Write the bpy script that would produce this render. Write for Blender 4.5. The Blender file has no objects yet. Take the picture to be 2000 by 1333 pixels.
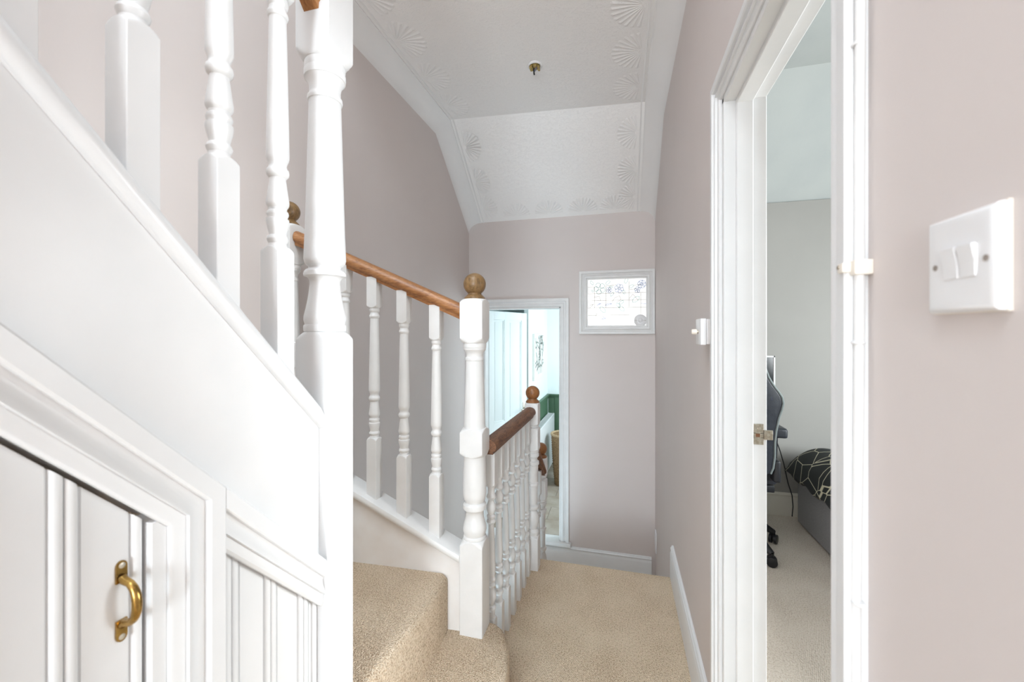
import bpy, bmesh, math, random
from mathutils import Vector, Matrix
random.seed(7)
PI = math.pi
SC = bpy.context.scene
COL = SC.collection

# ------------------------------------------------------------------ camera, world, lights, exposure
cam_d = bpy.data.cameras.new('camera'); cam = bpy.data.objects.new('camera', cam_d); COL.objects.link(cam)
cam.location = (0, 0, 1.36); cam.rotation_euler = (PI/2, 0, math.radians(14.84))
cam_d.sensor_width = 36; cam_d.lens = 14.4; cam_d.shift_y = -0.00675; cam_d.clip_start = 0.02
cam_d.dof.use_dof = True; cam_d.dof.focus_distance = 1.9; cam_d.dof.aperture_fstop = 4.5
SC.camera = cam
SC.view_settings.view_transform = 'Standard'; SC.view_settings.look = 'None'
SC.view_settings.gamma = 1.0; SC.view_settings.use_curve_mapping = False
SC.view_settings.exposure = 0.93
SC.cycles.max_bounces = 12; SC.cycles.diffuse_bounces = 8
w = bpy.data.worlds.new('sky'); SC.world = w; w.use_nodes = True
w.node_tree.nodes['Background'].inputs[0].default_value = (0.80, 0.90, 1.0, 1)
w.node_tree.nodes['Background'].inputs[1].default_value = 1.0

def area(name, loc, direction, sx, sy, power, color):
    l = bpy.data.lights.new(name, 'AREA'); l.shape = 'RECTANGLE'; l.size = sx; l.size_y = sy
    l.energy = power; l.color = color
    o = bpy.data.objects.new(name, l); COL.objects.link(o); o.location = loc
    o.rotation_euler = Vector(direction).to_track_quat('-Z', 'Y').to_euler()
    return o
area('shaft_fill_light', (-0.72, -1.05, 4.95), (0.05, 0.30, -1), 1.10, 2.1, 52, (0.80, 0.925, 1.0))  # added above the unseen shaft to brighten floor and stairs from overhead
area('rear_fill_light', (-0.20, -4.14, 1.45), (0.0, 1, 0.06), 0.80, 1.5, 64, (0.80, 0.92, 1.0))  # added fill from behind the viewer, set in an invented window opening
area('bathroom_window_daylight', (0.82, 4.75, 1.05), (-1, -0.12, -0.10), 0.95, 1.1, 25, (0.80, 0.92, 1.0))
area('bedroom_window_daylight', (2.93, 1.3, 1.45), (-1, 0.12, -0.45), 1.7, 1.25, 72, (0.93, 0.98, 1.0))

area('stairwell_fill_light', (-0.98, 0.92, -1.45), (0.0, 0.72, 0.70), 0.70, 1.3, 29, (0.62, 0.86, 1.0))      # added low in the stairwell to brighten the far half; no door stands here

# ------------------------------------------------------------------ materials
MATS = {}
def nt(m): return m.node_tree.nodes, m.node_tree.links
def mat(name, col, rough=0.6, col2=None, nscale=6.0, bump=0.0, bscale=40.0, metal=0.0, spec=0.5, coords='Object', bdist=0.002, detail=3.0):
    if name in MATS: return MATS[name]
    m = bpy.data.materials.new(name); m.use_nodes = True; N, L = nt(m)
    b = N['Principled BSDF']; b.inputs['Roughness'].default_value = rough; b.inputs['Metallic'].default_value = metal
    b.inputs['Specular IOR Level'].default_value = spec
    b.inputs['Base Color'].default_value = (*col, 1)
    tc = N.new('ShaderNodeTexCoord')
    if col2:
        n = N.new('ShaderNodeTexNoise'); n.inputs['Scale'].default_value = nscale; n.inputs['Detail'].default_value = detail
        r = N.new('ShaderNodeValToRGB'); r.color_ramp.elements[0].position = .35; r.color_ramp.elements[1].position = .65
        r.color_ramp.elements[0].color = (*col, 1); r.color_ramp.elements[1].color = (*col2, 1)
        L.new(tc.outputs[coords], n.inputs['Vector']); L.new(n.outputs['Fac'], r.inputs['Fac']); L.new(r.outputs['Color'], b.inputs['Base Color'])
    if bump:
        n2 = N.new('ShaderNodeTexNoise'); n2.inputs['Scale'].default_value = bscale; n2.inputs['Detail'].default_value = 4
        bp = N.new('ShaderNodeBump'); bp.inputs['Strength'].default_value = bump; bp.inputs['Distance'].default_value = bdist
        L.new(tc.outputs[coords], n2.inputs['Vector']); L.new(n2.outputs['Fac'], bp.inputs['Height']); L.new(bp.outputs['Normal'], b.inputs['Normal'])
    MATS[name] = m
    return m

WHITE = mat('white_gloss_paint', (.715, .72, .725), .32, (.74, .742, .745), 9, .12, 55)
WHITE_OLD = mat('worn_white_paint', (.73, .727, .72), .38, (.765, .762, .757), 14, .2, 70)
STRING_W = mat('bare_primed_board', (.76, .725, .695), .55, (.82, .81, .80), 7, .2, 30)
WALLP = mat('taupe_wall_paint', (.655, .598, .578), .62, (.667, .611, .591), 3, .15, 90, bdist=.001)
COVE = mat('coving_paint', (.80, .79, .785), .6, (.815, .805, .80), 4, .1, 30)
SHAFT = mat('stair_shaft_paint', (.78, .77, .76), .7)
BATHW = mat('bathroom_wall_paint', (.79, .855, .855), .6, (.80, .865, .86), 3)
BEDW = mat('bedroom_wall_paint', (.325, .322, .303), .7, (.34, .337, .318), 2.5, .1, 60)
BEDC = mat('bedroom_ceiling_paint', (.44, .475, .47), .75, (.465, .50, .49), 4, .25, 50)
PLASTIC = mat('white_plastic', (.80, .80, .81), .28)
CREAM = mat('aged_cream_plastic', (.82, .76, .68), .4)
BRASS = mat('aged_brass', (.50, .31, .09), .26, (.27, .165, .05), 60, metal=1)
STEEL = mat('worn_steel', (.62, .58, .50), .35, (.45, .38, .30), 120, metal=1)
COPPER = mat('tarnished_wire_metal', (.35, .22, .12), .4, (.50, .42, .12), 160, metal=.7)
DARK = mat('dark_gap', (.03, .028, .026), .9)
BLACKP = mat('black_plastic', (.012, .013, .016), .4)
BLACKL = mat('black_leatherette', (.018, .021, .028), .36, (.026, .03, .038), 40, .2, 160)
BLUEF = mat('blue_trim_fabric', (.02, .07, .42), .5)
GREYF = mat('grey_woven_fabric', (.27, .275, .285), .9, (.33, .335, .345), 160, .4, 260)
GREEN = mat('green_wall_paint', (.060, .125, .070), .5, (.070, .14, .080), 5)
SCREEN = mat('dark_screen', (.02, .024, .026), .2)
TILEM = mat('stone_floor_tile', (.34, .275, .21), .45, (.48, .425, .365), 5, .1, 40, detail=5)
GROUT = mat('tile_grout', (.36, .33, .29), .9)
CANVAS = mat('canvas_cream', (.74, .74, .69), .8, (.80, .80, .76), 8)
INK = mat('dark_ink_print', (.12, .125, .11), .8, (.30, .31, .28), 30)
WICKER = mat('wicker_cane', (.20, .12, .055), .7, (.36, .24, .12), 70, .4, 120)
LEADL = mat('window_film_lead_line', (.36, .33, .27), .6)
BLUEL = mat('window_film_blue_line', (.14, .24, .52), .6)
GREENL = mat('window_film_green_line', (.14, .38, .34), .6)

def wood(name, c1, c2, c3, scale=(3, 3, 3), rough=.38):
    m = bpy.data.materials.new(name); m.use_nodes = True; N, L = nt(m); b = N['Principled BSDF']; b.inputs['Roughness'].default_value = rough
    tc = N.new('ShaderNodeTexCoord'); mp = N.new('ShaderNodeMapping'); mp.inputs['Scale'].default_value = scale
    n = N.new('ShaderNodeTexNoise'); n.inputs['Scale'].default_value = 9; n.inputs['Detail'].default_value = 6; n.inputs['Distortion'].default_value = .6
    wv = N.new('ShaderNodeTexNoise'); wv.inputs['Scale'].default_value = 34; wv.inputs['Detail'].default_value = 3
    r = N.new('ShaderNodeValToRGB'); e = r.color_ramp.elements; e[0].position = .36; e[0].color = (*c1, 1); e[1].position = .66; e[1].color = (*c3, 1)
    k = r.color_ramp.elements.new(.5); k.color = (*c2, 1)
    mx = N.new('ShaderNodeMath'); mx.operation = 'ADD'; ml = N.new('ShaderNodeMath'); ml.operation = 'MULTIPLY'; ml.inputs[1].default_value = .5
    m2 = N.new('ShaderNodeMath'); m2.operation = 'MULTIPLY'; m2.inputs[1].default_value = .5
    bp = N.new('ShaderNodeBump'); bp.inputs['Strength'].default_value = .12; bp.inputs['Distance'].default_value = .001
    L.new(tc.outputs['Object'], mp.inputs['Vector']); L.new(mp.outputs['Vector'], n.inputs['Vector']); L.new(mp.outputs['Vector'], wv.inputs['Vector'])
    L.new(n.outputs['Fac'], ml.inputs[0]); L.new(wv.outputs['Fac'], m2.inputs[0]); L.new(ml.outputs[0], mx.inputs[0]); L.new(m2.outputs[0], mx.inputs[1])
    L.new(mx.outputs[0], r.inputs['Fac']); L.new(r.outputs['Color'], b.inputs['Base Color']); L.new(wv.outputs['Fac'], bp.inputs['Height']); L.new(bp.outputs['Normal'], b.inputs['Normal'])
    return m
PINE_X = wood('pine_rail_orange', (.19, .068, .022), (.345, .15, .052), (.44, .21, .082), (1.2, 9, 9))
PINE_Y = wood('stained_rail_brown', (.075, .028, .012), (.17, .070, .030), (.25, .115, .052), (9, 1.3, 9), .55)
PINE_S = wood('pine_rail_sloped', (.19, .068, .022), (.345, .15, .052), (.44, .21, .082), (9, 1.3, 3))
BALLW = wood('pine_ball_olive', (.10, .055, .022), (.215, .125, .05), (.27, .155, .065), (3, 7, 2))
BALLB = wood('stained_ball_brown', (.16, .058, .018), (.26, .105, .034), (.30, .13, .045), (3, 7, 2))

def carpet(name, c1, c2, c3, scale, bump, twill=0.0):
    m = bpy.data.materials.new(name); m.use_nodes = True; N, L = nt(m); b = N['Principled BSDF']
    b.inputs['Roughness'].default_value = .95; b.inputs['Specular IOR Level'].default_value = .1
    tc = N.new('ShaderNodeTexCoord')
    v = N.new('ShaderNodeTexVoronoi'); v.inputs['Scale'].default_value = scale
    n = N.new('ShaderNodeTexNoise'); n.inputs['Scale'].default_value = scale*.9; n.inputs['Detail'].default_value = 2
    g = N.new('ShaderNodeTexNoise'); g.inputs['Scale'].default_value = 5; g.inputs['Detail'].default_value = 4
    a = N.new('ShaderNodeMath'); a.operation = 'MULTIPLY_ADD'; a.inputs[1].default_value = .30
    r = N.new('ShaderNodeValToRGB'); e = r.color_ramp.elements; e[0].position = .42; e[0].color = (*c1, 1); e[1].position = .86; e[1].color = (*c3, 1)
    k = r.color_ramp.elements.new(.64); k.color = (*c2, 1)
    bp = N.new('ShaderNodeBump'); bp.inputs['Strength'].default_value = bump; bp.inputs['Distance'].default_value = .006
    inv = N.new('ShaderNodeMath'); inv.operation = 'SUBTRACT'; inv.inputs[0].default_value = 1.0
    L.new(tc.outputs['Object'], n.inputs['Vector']); L.new(tc.outputs['Object'], g.inputs['Vector'])
    if twill:
        mp = N.new('ShaderNodeMapping'); mp.inputs['Rotation'].default_value = (0, 0, .6); mp.inputs['Scale'].default_value = (1, .62, 1)
        v.inputs['Randomness'].default_value = .45
        L.new(tc.outputs['Object'], mp.inputs['Vector']); L.new(mp.outputs['Vector'], v.inputs['Vector'])
    else:
        L.new(tc.outputs['Object'], v.inputs['Vector'])
    L.new(g.outputs['Fac'], a.inputs[0]); L.new(n.outputs['Fac'], a.inputs[2]); L.new(a.outputs[0], r.inputs['Fac'])
    L.new(r.outputs['Color'], b.inputs['Base Color'])
    L.new(v.outputs['Distance'], inv.inputs[1]); L.new(inv.outputs[0], bp.inputs['Height']); L.new(bp.outputs['Normal'], b.inputs['Normal'])
    return m
CARP_H = carpet('beige_loop_carpet', (.44, .31, .20), (.73, .585, .425), (.84, .70, .54), 190, 1.0, 1)
CARP_S = carpet('beige_stair_carpet', (.36, .24, .15), (.71, .565, .41), (.86, .73, .58), 250, 1.0)
CARP_B = carpet('pale_bedroom_carpet', (.58, .50, .41), (.80, .725, .63), (.87, .81, .72), 170, .8, 1)

def ceiling_mat():
    m = bpy.data.materials.new('textured_ceiling_paper'); m.use_nodes = True; N, L = nt(m); b = N['Principled BSDF']
    b.inputs['Base Color'].default_value = (.90, .885, .875, 1); b.inputs['Roughness'].default_value = .45
    tc = N.new('ShaderNodeTexCoord'); mp = N.new('ShaderNodeMapping'); mp.inputs['Scale'].default_value = (1.0, 2.1, 1.6)
    n = N.new('ShaderNodeTexNoise'); n.inputs['Scale'].default_value = 19; n.inputs['Detail'].default_value = 3; n.inputs['Distortion'].default_value = 2.2
    r = N.new('ShaderNodeValToRGB'); e = r.color_ramp.elements
    e[0].position = .50; e[0].color = (0, 0, 0, 1); e[1].position = .56; e[1].color = (0, 0, 0, 1); k = e.new(.53); k.color = (1, 1, 1, 1)
    n2 = N.new('ShaderNodeTexNoise'); n2.inputs['Scale'].default_value = 60; n2.inputs['Detail'].default_value = 3
    ad = N.new('ShaderNodeMath'); ad.operation = 'MULTIPLY_ADD'; ad.inputs[1].default_value = .35
    bp = N.new('ShaderNodeBump'); bp.inputs['Strength'].default_value = .38; bp.inputs['Distance'].default_value = .004
    L.new(tc.outputs['Object'], mp.inputs['Vector']); L.new(mp.outputs['Vector'], n.inputs['Vector']); L.new(tc.outputs['Object'], n2.inputs['Vector'])
    L.new(n.outputs['Fac'], r.inputs['Fac']); L.new(n2.outputs['Fac'], ad.inputs[0]); L.new(r.outputs['Color'], ad.inputs[2])
    L.new(ad.outputs[0], bp.inputs['Height']); L.new(bp.outputs['Normal'], b.inputs['Normal'])
    return m
CEIL = ceiling_mat()

def emit_mat(name, col, s):
    m = bpy.data.materials.new(name); m.use_nodes = True; N, L = nt(m); b = N['Principled BSDF']
    b.inputs['Base Color'].default_value = (*col, 1); b.inputs['Emission Color'].default_value = (*col, 1); b.inputs['Emission Strength'].default_value = s
    b.inputs['Roughness'].default_value = .25
    return m
PANE = emit_mat('daylit_frosted_glass', (1.0, .995, .975), .56)
PANE.node_tree.nodes['Principled BSDF'].inputs['Base Color'].default_value = (.25, .25, .24, 1)

def duvet_mat():
    m = bpy.data.materials.new('dark_duvet_with_cream_lines'); m.use_nodes = True; N, L = nt(m); b = N['Principled BSDF']; b.inputs['Roughness'].default_value = .7
    tc = N.new('ShaderNodeTexCoord'); v = N.new('ShaderNodeTexVoronoi'); v.feature = 'DISTANCE_TO_EDGE'; v.distance = 'EUCLIDEAN'; v.inputs['Scale'].default_value = 7.5
    r = N.new('ShaderNodeValToRGB'); e = r.color_ramp.elements; e[0].position = .012; e[0].color = (.62, .60, .44, 1); e[1].position = .020; e[1].color = (.018, .022, .022, 1)
    L.new(tc.outputs['Object'], v.inputs['Vector']); L.new(v.outputs['Distance'], r.inputs['Fac']); L.new(r.outputs['Color'], b.inputs['Base Color'])
    return m
DUVET = duvet_mat()

# ------------------------------------------------------------------ builders
def tagp(o, label=None, cat=None, group=None, kind=None):
    if label: o['label'] = label
    if cat: o['category'] = cat
    if group: o['group'] = group
    if kind: o['kind'] = kind
    return o
def empty(name, label, cat, loc=(0, 0, 0), group=None, kind=None):
    o = bpy.data.objects.new(name, None); COL.objects.link(o); o.location = loc; o.empty_display_size = .05
    return tagp(o, label, cat, group, kind)
def link(name, bm, m, parent=None, smooth=None):
    bmesh.ops.recalc_face_normals(bm, faces=bm.faces[:])
    me = bpy.data.meshes.new(name); bm.to_mesh(me); bm.free()
    me.materials.append(m)
    if smooth is not None:
        for p in me.polygons: p.use_smooth = True
        me.set_sharp_from_angle(angle=math.radians(smooth))
    o = bpy.data.objects.new(name, me); COL.objects.link(o)
    if parent is not None:
        o.parent = parent
        o.matrix_parent_inverse = Matrix.Translation(-Vector(parent_world(parent)))
    return o
def parent_world(p):
    return Vector(p.location)      # parented parts are modelled in world space, so their own offset is zero
def add_box(bm, lo, hi, bev=0.0, seg=1):
    vs = [bm.verts.new((x, y, z)) for x in (lo[0], hi[0]) for y in (lo[1], hi[1]) for z in (lo[2], hi[2])]
    fs = [(0, 1, 3, 2), (4, 6, 7, 5), (0, 4, 5, 1), (2, 3, 7, 6), (0, 2, 6, 4), (1, 5, 7, 3)]
    faces = [bm.faces.new([vs[i] for i in f]) for f in fs]
    if bev:
        es = list({e for f in faces for e in f.edges})
        bmesh.ops.bevel(bm, geom=es, offset=bev, segments=seg, profile=.6, affect='EDGES', clamp_overlap=True)
def box(name, lo, hi, m, parent=None, bev=0.002, seg=2):
    bm = bmesh.new(); add_box(bm, lo, hi, bev, seg); return link(name, bm, m, parent, 35 if bev else None)
def boxes(name, lst, m, parent=None, bev=0.0, seg=1):
    bm = bmesh.new()
    for lo, hi in lst: add_box(bm, lo, hi, bev, seg)
    return link(name, bm, m, parent, 35 if bev else None)
def add_prism(bm, pts, vec):
    a = [bm.verts.new(p) for p in pts]; b = [bm.verts.new(Vector(p) + Vector(vec)) for p in pts]
    n = len(pts)
    bm.faces.new(a); bm.faces.new(b[::-1])
    for i in range(n): bm.faces.new((a[i], a[(i+1) % n], b[(i+1) % n], b[i]))
    return a, b
def prism(name, pts, vec, m, parent=None, bev=0.0, seg=2, smooth=35):
    bm = bmesh.new(); add_prism(bm, pts, vec)
    if bev: bmesh.ops.bevel(bm, geom=bm.edges[:], offset=bev, segments=seg, profile=.6, affect='EDGES', clamp_overlap=True)
    return link(name, bm, m, parent, smooth)
def add_loft(bm, rings, closed_ring=True, caps=True):
    R = [[bm.verts.new(p) for p in r] for r in rings]
    n = len(R[0])
    for a, b in zip(R, R[1:]):
        for i in range(n if closed_ring else n-1):
            j = (i+1) % n; bm.faces.new((a[i], a[j], b[j], b[i]))
    if caps:
        bm.faces.new(R[0][::-1]); bm.faces.new(R[-1])
    return R
def add_lathe(bm, prof, c, seg=32, axis='Z'):
    rings = []
    for z, r in prof:
        ring = []
        for i in range(seg):
            t = 2*PI*i/seg
            if axis == 'Z': ring.append((c[0]+r*math.cos(t), c[1]+r*math.sin(t), c[2]+z))
            elif axis == 'X': ring.append((c[0]+z, c[1]+r*math.cos(t), c[2]+r*math.sin(t)))
            else: ring.append((c[0]+r*math.cos(t), c[1]+z, c[2]+r*math.sin(t)))
        rings.append(ring)
    add_loft(bm, rings)
def lathe(name, prof, c, m, parent=None, seg=32, smooth=40, axis='Z'):
    bm = bmesh.new(); add_lathe(bm, prof, c, seg, axis); return link(name, bm, m, parent, smooth)
def add_tube(bm, pts, r, seg=8):
    rings = []; n = len(pts); P = [Vector(p) for p in pts]
    up = None
    for i in range(n):
        t = (P[min(i+1, n-1)] - P[max(i-1, 0)]).normalized()
        if up is None: up = Vector((0, 0, 1)) if abs(t.z) < .9 else Vector((1, 0, 0))
        s = t.cross(up).normalized(); up = s.cross(t).normalized()
        rr = r[i] if isinstance(r, (list, tuple)) else r
        rings.append([P[i] + (s*math.cos(2*PI*k/seg) + up*math.sin(2*PI*k/seg))*rr for k in range(seg)])
    add_loft(bm, rings)
def tube(name, pts, r, m, parent=None, seg=8):
    bm = bmesh.new(); add_tube(bm, pts, r, seg); return link(name, bm, m, parent, 50)

BIG = 9.0
ANG = [math.radians(90*k + a) for k in range(4) for a in (0, 8, 16, 24, 31, 37.5, 43.6, 46.4, 52.5, 59, 66, 74, 82)]
def post(name, s, prof, c, m, parent=None, seg=48, smooth=32):
    """Turned post: at each height the section is the square of side s cut by a circle of radius r."""
    bm = bmesh.new(); rings = []
    h = s/2
    for z, r in prof:
        ring = []
        for t in ANG:
            rr = min(h/max(abs(math.cos(t)), abs(math.sin(t))), r)
            ring.append((c[0]+rr*math.cos(t), c[1]+rr*math.sin(t), c[2]+z))
        rings.append(ring)
    add_loft(bm, rings)
    return link(name, bm, m, parent, smooth)
def shoulder(s, z0, z1, r1):
    """rows from the square block at z0 to the turned neck of radius r1 at z1 (either direction)"""
    h = s/2; out = [(z0, h*1.39)]
    for k in (.25, .5, .75, .92):
        out.append((z0+(z1-z0)*k, h*1.39 - (h*1.39-h*.98)*k**1.35))
    out.append((z1, h*.96)); out.append((z1, r1))
    return out

def moulding(name, prof, path, normal, side, m, parent=None, closed=False, smooth=30):
    """prof = (a across from the outer edge, b proud of the wall); side = direction of a on the first leg"""
    P = [Vector(p) for p in path]; n = Vector(normal).normalized(); k = len(P)
    segs = [(P[(i+1) % k]-P[i]).normalized() for i in range(k if closed else k-1)]
    sgn = 1 if n.cross(segs[0]).dot(Vector(side)) > 0 else -1
    perps = [n.cross(d)*sgn for d in segs]
    rings = []
    for i in range(k):
        if closed: a, b = perps[i-1], perps[i]
        elif i == 0: a = b = perps[0]
        elif i == k-1: a = b = perps[-1]
        else: a, b = perps[i-1], perps[i]
        mdir = (a+b).normalized(); mdir = mdir/max(.2, mdir.dot(a))
        rings.append([P[i] + mdir*x + n*y for x, y in prof])
    bm = bmesh.new()
    if closed: rings.append(rings[0]); add_loft(bm, rings, True, False); bmesh.ops.remove_doubles(bm, verts=bm.verts[:], dist=1e-6)
    else: add_loft(bm, rings)
    return link(name, bm, m, parent, smooth)
ARCH = [(0, 0), (0, .022), (.003, .024), (.026, .024), (.029, .021), (.030, .014), (.035, .012), (.042, .013), (.049, .0165), (.054, .019), (.058, .0195), (.0585, .013), (.075, .012), (.078, .010), (.08, .008), (.08, 0)]
def arch(wd): return [(a*wd/.08, b) for a, b in ARCH]
SKIRT = [(0, 0), (0, .006), (.003, .010), (.010, .012), (.014, .016), (.018, .016), (.022, .012), (.030, .013), (.038, .0165), (.042, .018), (.18, .018), (.18, 0)]

def struct(o, label, cat): return tagp(o, label, cat, None, 'structure')

# ------------------------------------------------------------------ the shell
XR, XL, YF = .285, -1.40, 3.68
FH = -.74          # half landing floor
BF = -.506         # bathroom floor
YB = -4.2          # unseen rear wall, set far back to even out the light
YS = -2.2          # end of the loft stair shaft
wr = boxes('wall_right', [((XR, YB, -3.2), (XR+.10, .635, 3.2)), ((XR, 1.285, -3.2), (XR+.10, YF, 3.2)), ((XR, .635, 2.03), (XR+.10, 1.285, 3.2)), ((XR, .635, -3.2), (XR+.10, 1.285, -.012))], WALLP)
struct(wr, 'taupe painted right-hand hall wall with the bedroom doorway', 'wall')
wl = boxes('wall_left', [((XL-.1, YB, -3.2), (XL, YF+.1, 5.2))], WALLP)
struct(wl, 'tall taupe painted wall behind the stair balusters', 'wall')
DX0, DX1, DZ1 = -1.25, -.5215, 1.605
WX0, WX1, WZ0, WZ1 = -.292, .222, 1.424, 1.852
wf = boxes('wall_far', [((XL, YF, -3.2), (DX0, YF+.1, 3.2)), ((DX0, YF, -3.2), (DX1, YF+.1, BF-.03)), ((DX0, YF, DZ1), (DX1, YF+.1, 3.2)),
    ((DX1, YF, -3.2), (WX0, YF+.1, 3.2)), ((WX0, YF, -3.2), (WX1, YF+.1, WZ0)), ((WX0, YF, WZ1), (WX1, YF+.1, 3.2)), ((WX1, YF, -3.2), (XR+.1, YF+.1, 3.2))], WALLP)
struct(wf, 'taupe painted end wall with bathroom doorway and small window', 'wall')
wb = boxes('wall_rear', [((XL, YB-.1, -.1), (-.62, YB, 5.2)), ((.22, YB-.1, -.1), (XR, YB, 5.2)), ((-.62, YB-.1, -.1), (.22, YB, .68)), ((-.62, YB-.1, 2.22), (.22, YB, 5.2))], WALLP)
struct(wb, 'taupe wall with an added window opening behind the viewer', 'wall')

# flat and sloping ceilings, slightly out of level like the old house
def zc(x): return 2.995 + .035 - (x-XL)/(XR-XL)*.08
YFOLD, ZS = 2.95, 2.417
def ceil_z(x, y):
    if y <= YFOLD: return zc(x)
    t = (y-YFOLD)/(YF-YFOLD); return zc(x)*(1-t) + ZS*t
bm = bmesh.new()
def quad(bm, pts): bm.faces.new([bm.verts.new(p) for p in pts])
def slab(bm, x0, x1, y0, y1, th=.06):
    add_loft(bm, [[(x0, y0, ceil_z(x0, y0)), (x1, y0, ceil_z(x1, y0)), (x1, y0, ceil_z(x1, y0)+th), (x0, y0, ceil_z(x0, y0)+th)],
                  [(x0, y1, ceil_z(x0, y1)), (x1, y1, ceil_z(x1, y1)), (x1, y1, ceil_z(x1, y1)+th), (x0, y1, ceil_z(x0, y1)+th)]])
slab(bm, XL, XR, 1.55, YFOLD); slab(bm, -.15, XR, YB, 1.55); slab(bm, XL, -.15, YB, YS)
ceil = struct(link('ceiling', bm, CEIL), 'white textured flat ceiling paper with fan relief along its edges', 'ceiling')
bm = bmesh.new(); slab(bm, XL, XR, YFOLD, YF)
ceil2 = struct(link('ceiling_slope', bm, CEIL), 'sloping textured ceiling panel above the end wall', 'ceiling')
sh = boxes('wall_shaft', [((-.15, YS, 3.03), (-.09, 1.55, 5.2)), ((XL, 1.55, 3.09), (-.09, 1.61, 5.2)), ((XL, YS-.06, 3.05), (-.09, YS, 5.2))], SHAFT)  # unseen shaft, widened over the landing to bring more light down
struct(sh, 'pale upper wall of the loft stair shaft', 'wall')
sk = boxes('ceiling_shaft', [((XL, .02, 5.0), (-.09, 1.61, 5.1)), ((XL, YS, 5.0), (-.09, -2.12, 5.1))], SHAFT)
struct(sk, 'pale ceiling at the top of the loft stair shaft', 'ceiling')

# coving with two beads
def cove(name, xw, sg, label):
    bm = bmesh.new(); rings = []
    run, drop = .115, .095
    for y in (1.61, YFOLD, YF):
        ring = [(xw, y, ceil_z(xw, y)+.002)]
        for i in range(9):
            t = PI/2*i/8; x = xw + sg*(run - run*math.cos(t)); 
            ring.append((x, y, ceil_z(x, y) - drop + drop*math.sin(t) - .003))
        x = xw + sg*run
        ring += [(x, y, ceil_z(x, y)-.006), (x+sg*.008, y, ceil_z(x, y)-.006), (x+sg*.008, y, ceil_z(x, y)+.001)]
        rings.append(ring)
    add_loft(bm, rings)
    o = struct(link(name, bm, COVE, None, 40), label, 'coving')
    bm = bmesh.new(); rings = []
    for y in (1.61, YFOLD, YF):
        x = xw + sg*(run+.026); z = ceil_z(x, y)
        rings.append([(x, y, z+.001), (x, y, z-.003), (x+sg*.005, y, z-.004), (x+sg*.010, y, z-.003), (x+sg*.010, y, z+.001)])
    add_loft(bm, rings); link('border_bead', bm, COVE, o, 40)
    return o
cove('trim_1', XL, 1, 'smooth white coving along the tall left wall')
cove('trim_2', XR, -1, 'smooth white coving along the right hall wall')

# fan relief pieces on the ceiling paper
def fan_mesh():
    bm = bmesh.new(); n = 13
    for i in range(n):
        a = PI*(.06 + .88*i/(n-1)); r1 = .150 + .02*math.sin(PI*i/(n-1)); da = PI*.88/(n-1)*.34
        d = lambda r, t, z: (r*math.cos(t), r*math.sin(t), z)
        p = [d(.02, a, 0), d(r1, a-da, 0), d(r1+.006, a, 0), d(r1, a+da, 0)]; top = d(r1-.012, a, -.0048); t0 = d(.03, a, -.002)
        v = [bm.verts.new(q) for q in p]; t = bm.verts.new(top); u = bm.verts.new(t0)
        for f in ((v[0], v[1], u), (v[1], t, u), (v[0], u, v[3]), (v[3], u, t), (v[1], v[2], t), (v[2], v[3], t)): bm.faces.new(f)
    bmesh.ops.recalc_face_normals(bm, faces=bm.faces[:])
    for f in bm.faces: pass
    me = bpy.data.meshes.new('relief_fan'); bm.to_mesh(me); bm.free(); me.materials.append(CEIL); return me
FAN = fan_mesh()
def fan(x, y, ang, parent, sc=1.0):
    e = .01
    dx = Vector((1, 0, (ceil_z(x+e, y)-ceil_z(x-e, y))/(2*e))).normalized()
    y2 = min(y+e, YF-1e-4) if y > YFOLD else y+e
    dy = Vector((0, 1, (ceil_z(x, y2)-ceil_z(x, y2-2*e))/(2*e))).normalized()
    nz = dx.cross(dy).normalized()
    M = Matrix((dx, dy, nz)).transposed().to_4x4() @ Matrix.Rotation(ang, 4, 'Z') @ Matrix.Diagonal((sc, sc, .75, 1))
    M.translation = Vector((x, y, ceil_z(x, y)-.0003))
    o = bpy.data.objects.new('relief_fan', FAN); COL.objects.link(o); o.matrix_world = M; o.parent = parent
fx0, fx1 = XL+.17, XR-.165
for y in (1.74, 2.08, 2.42, 2.76): fan(fx0, y, -PI/2, ceil); fan(fx1, y, PI/2, ceil)
for y in (3.12, 3.36, 3.56): fan(fx0, y, -PI/2, ceil2, .85); fan(fx1, y, PI/2, ceil2, .85)
for x in (-.92, -.62, -.32, -.05): fan(x, YF-.03, PI, ceil2, .85)

# floors
lf = prism('floor', [(-.545, YB, 0), (XR, YB, 0), (XR, 2.45, 0), (-.545, 2.45, 0)], (0, 0, -.16), CARP_H, None, .018, 3)
lf2 = box('floor_rear', (XL, YB, -.16), (-.545, .80, -.001), CARP_H, None, 0); struct(lf2, 'beige carpet under and behind the loft stairs', 'floor')
struct(lf, 'beige loop pile carpet on the narrow landing', 'floor')
hl = box('floor_half_landing', (XL, 3.17, FH-.15), (XR, YF, FH), CARP_H, None, .015, 3)
struct(hl, 'beige carpeted half landing below the top steps', 'floor')
gf = box('floor_ground', (XL, YB, -3.2), (XR, YF, -3.1), CARP_H, None, 0)
struct(gf, 'carpeted ground floor at the bottom of the stairwell', 'floor')
ws = boxes('wall_stairwell', [((-.56, YB, -3.1), (-.545, 2.44, -.17)), ((-.56, 2.44, -3.1), (-.545, 3.17, -.76)), ((XL, .80, -3.1), (-.56, .86, -.3))], WALLP)
struct(ws, 'taupe wall below the landing edge in the stairwell', 'wall')

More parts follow.
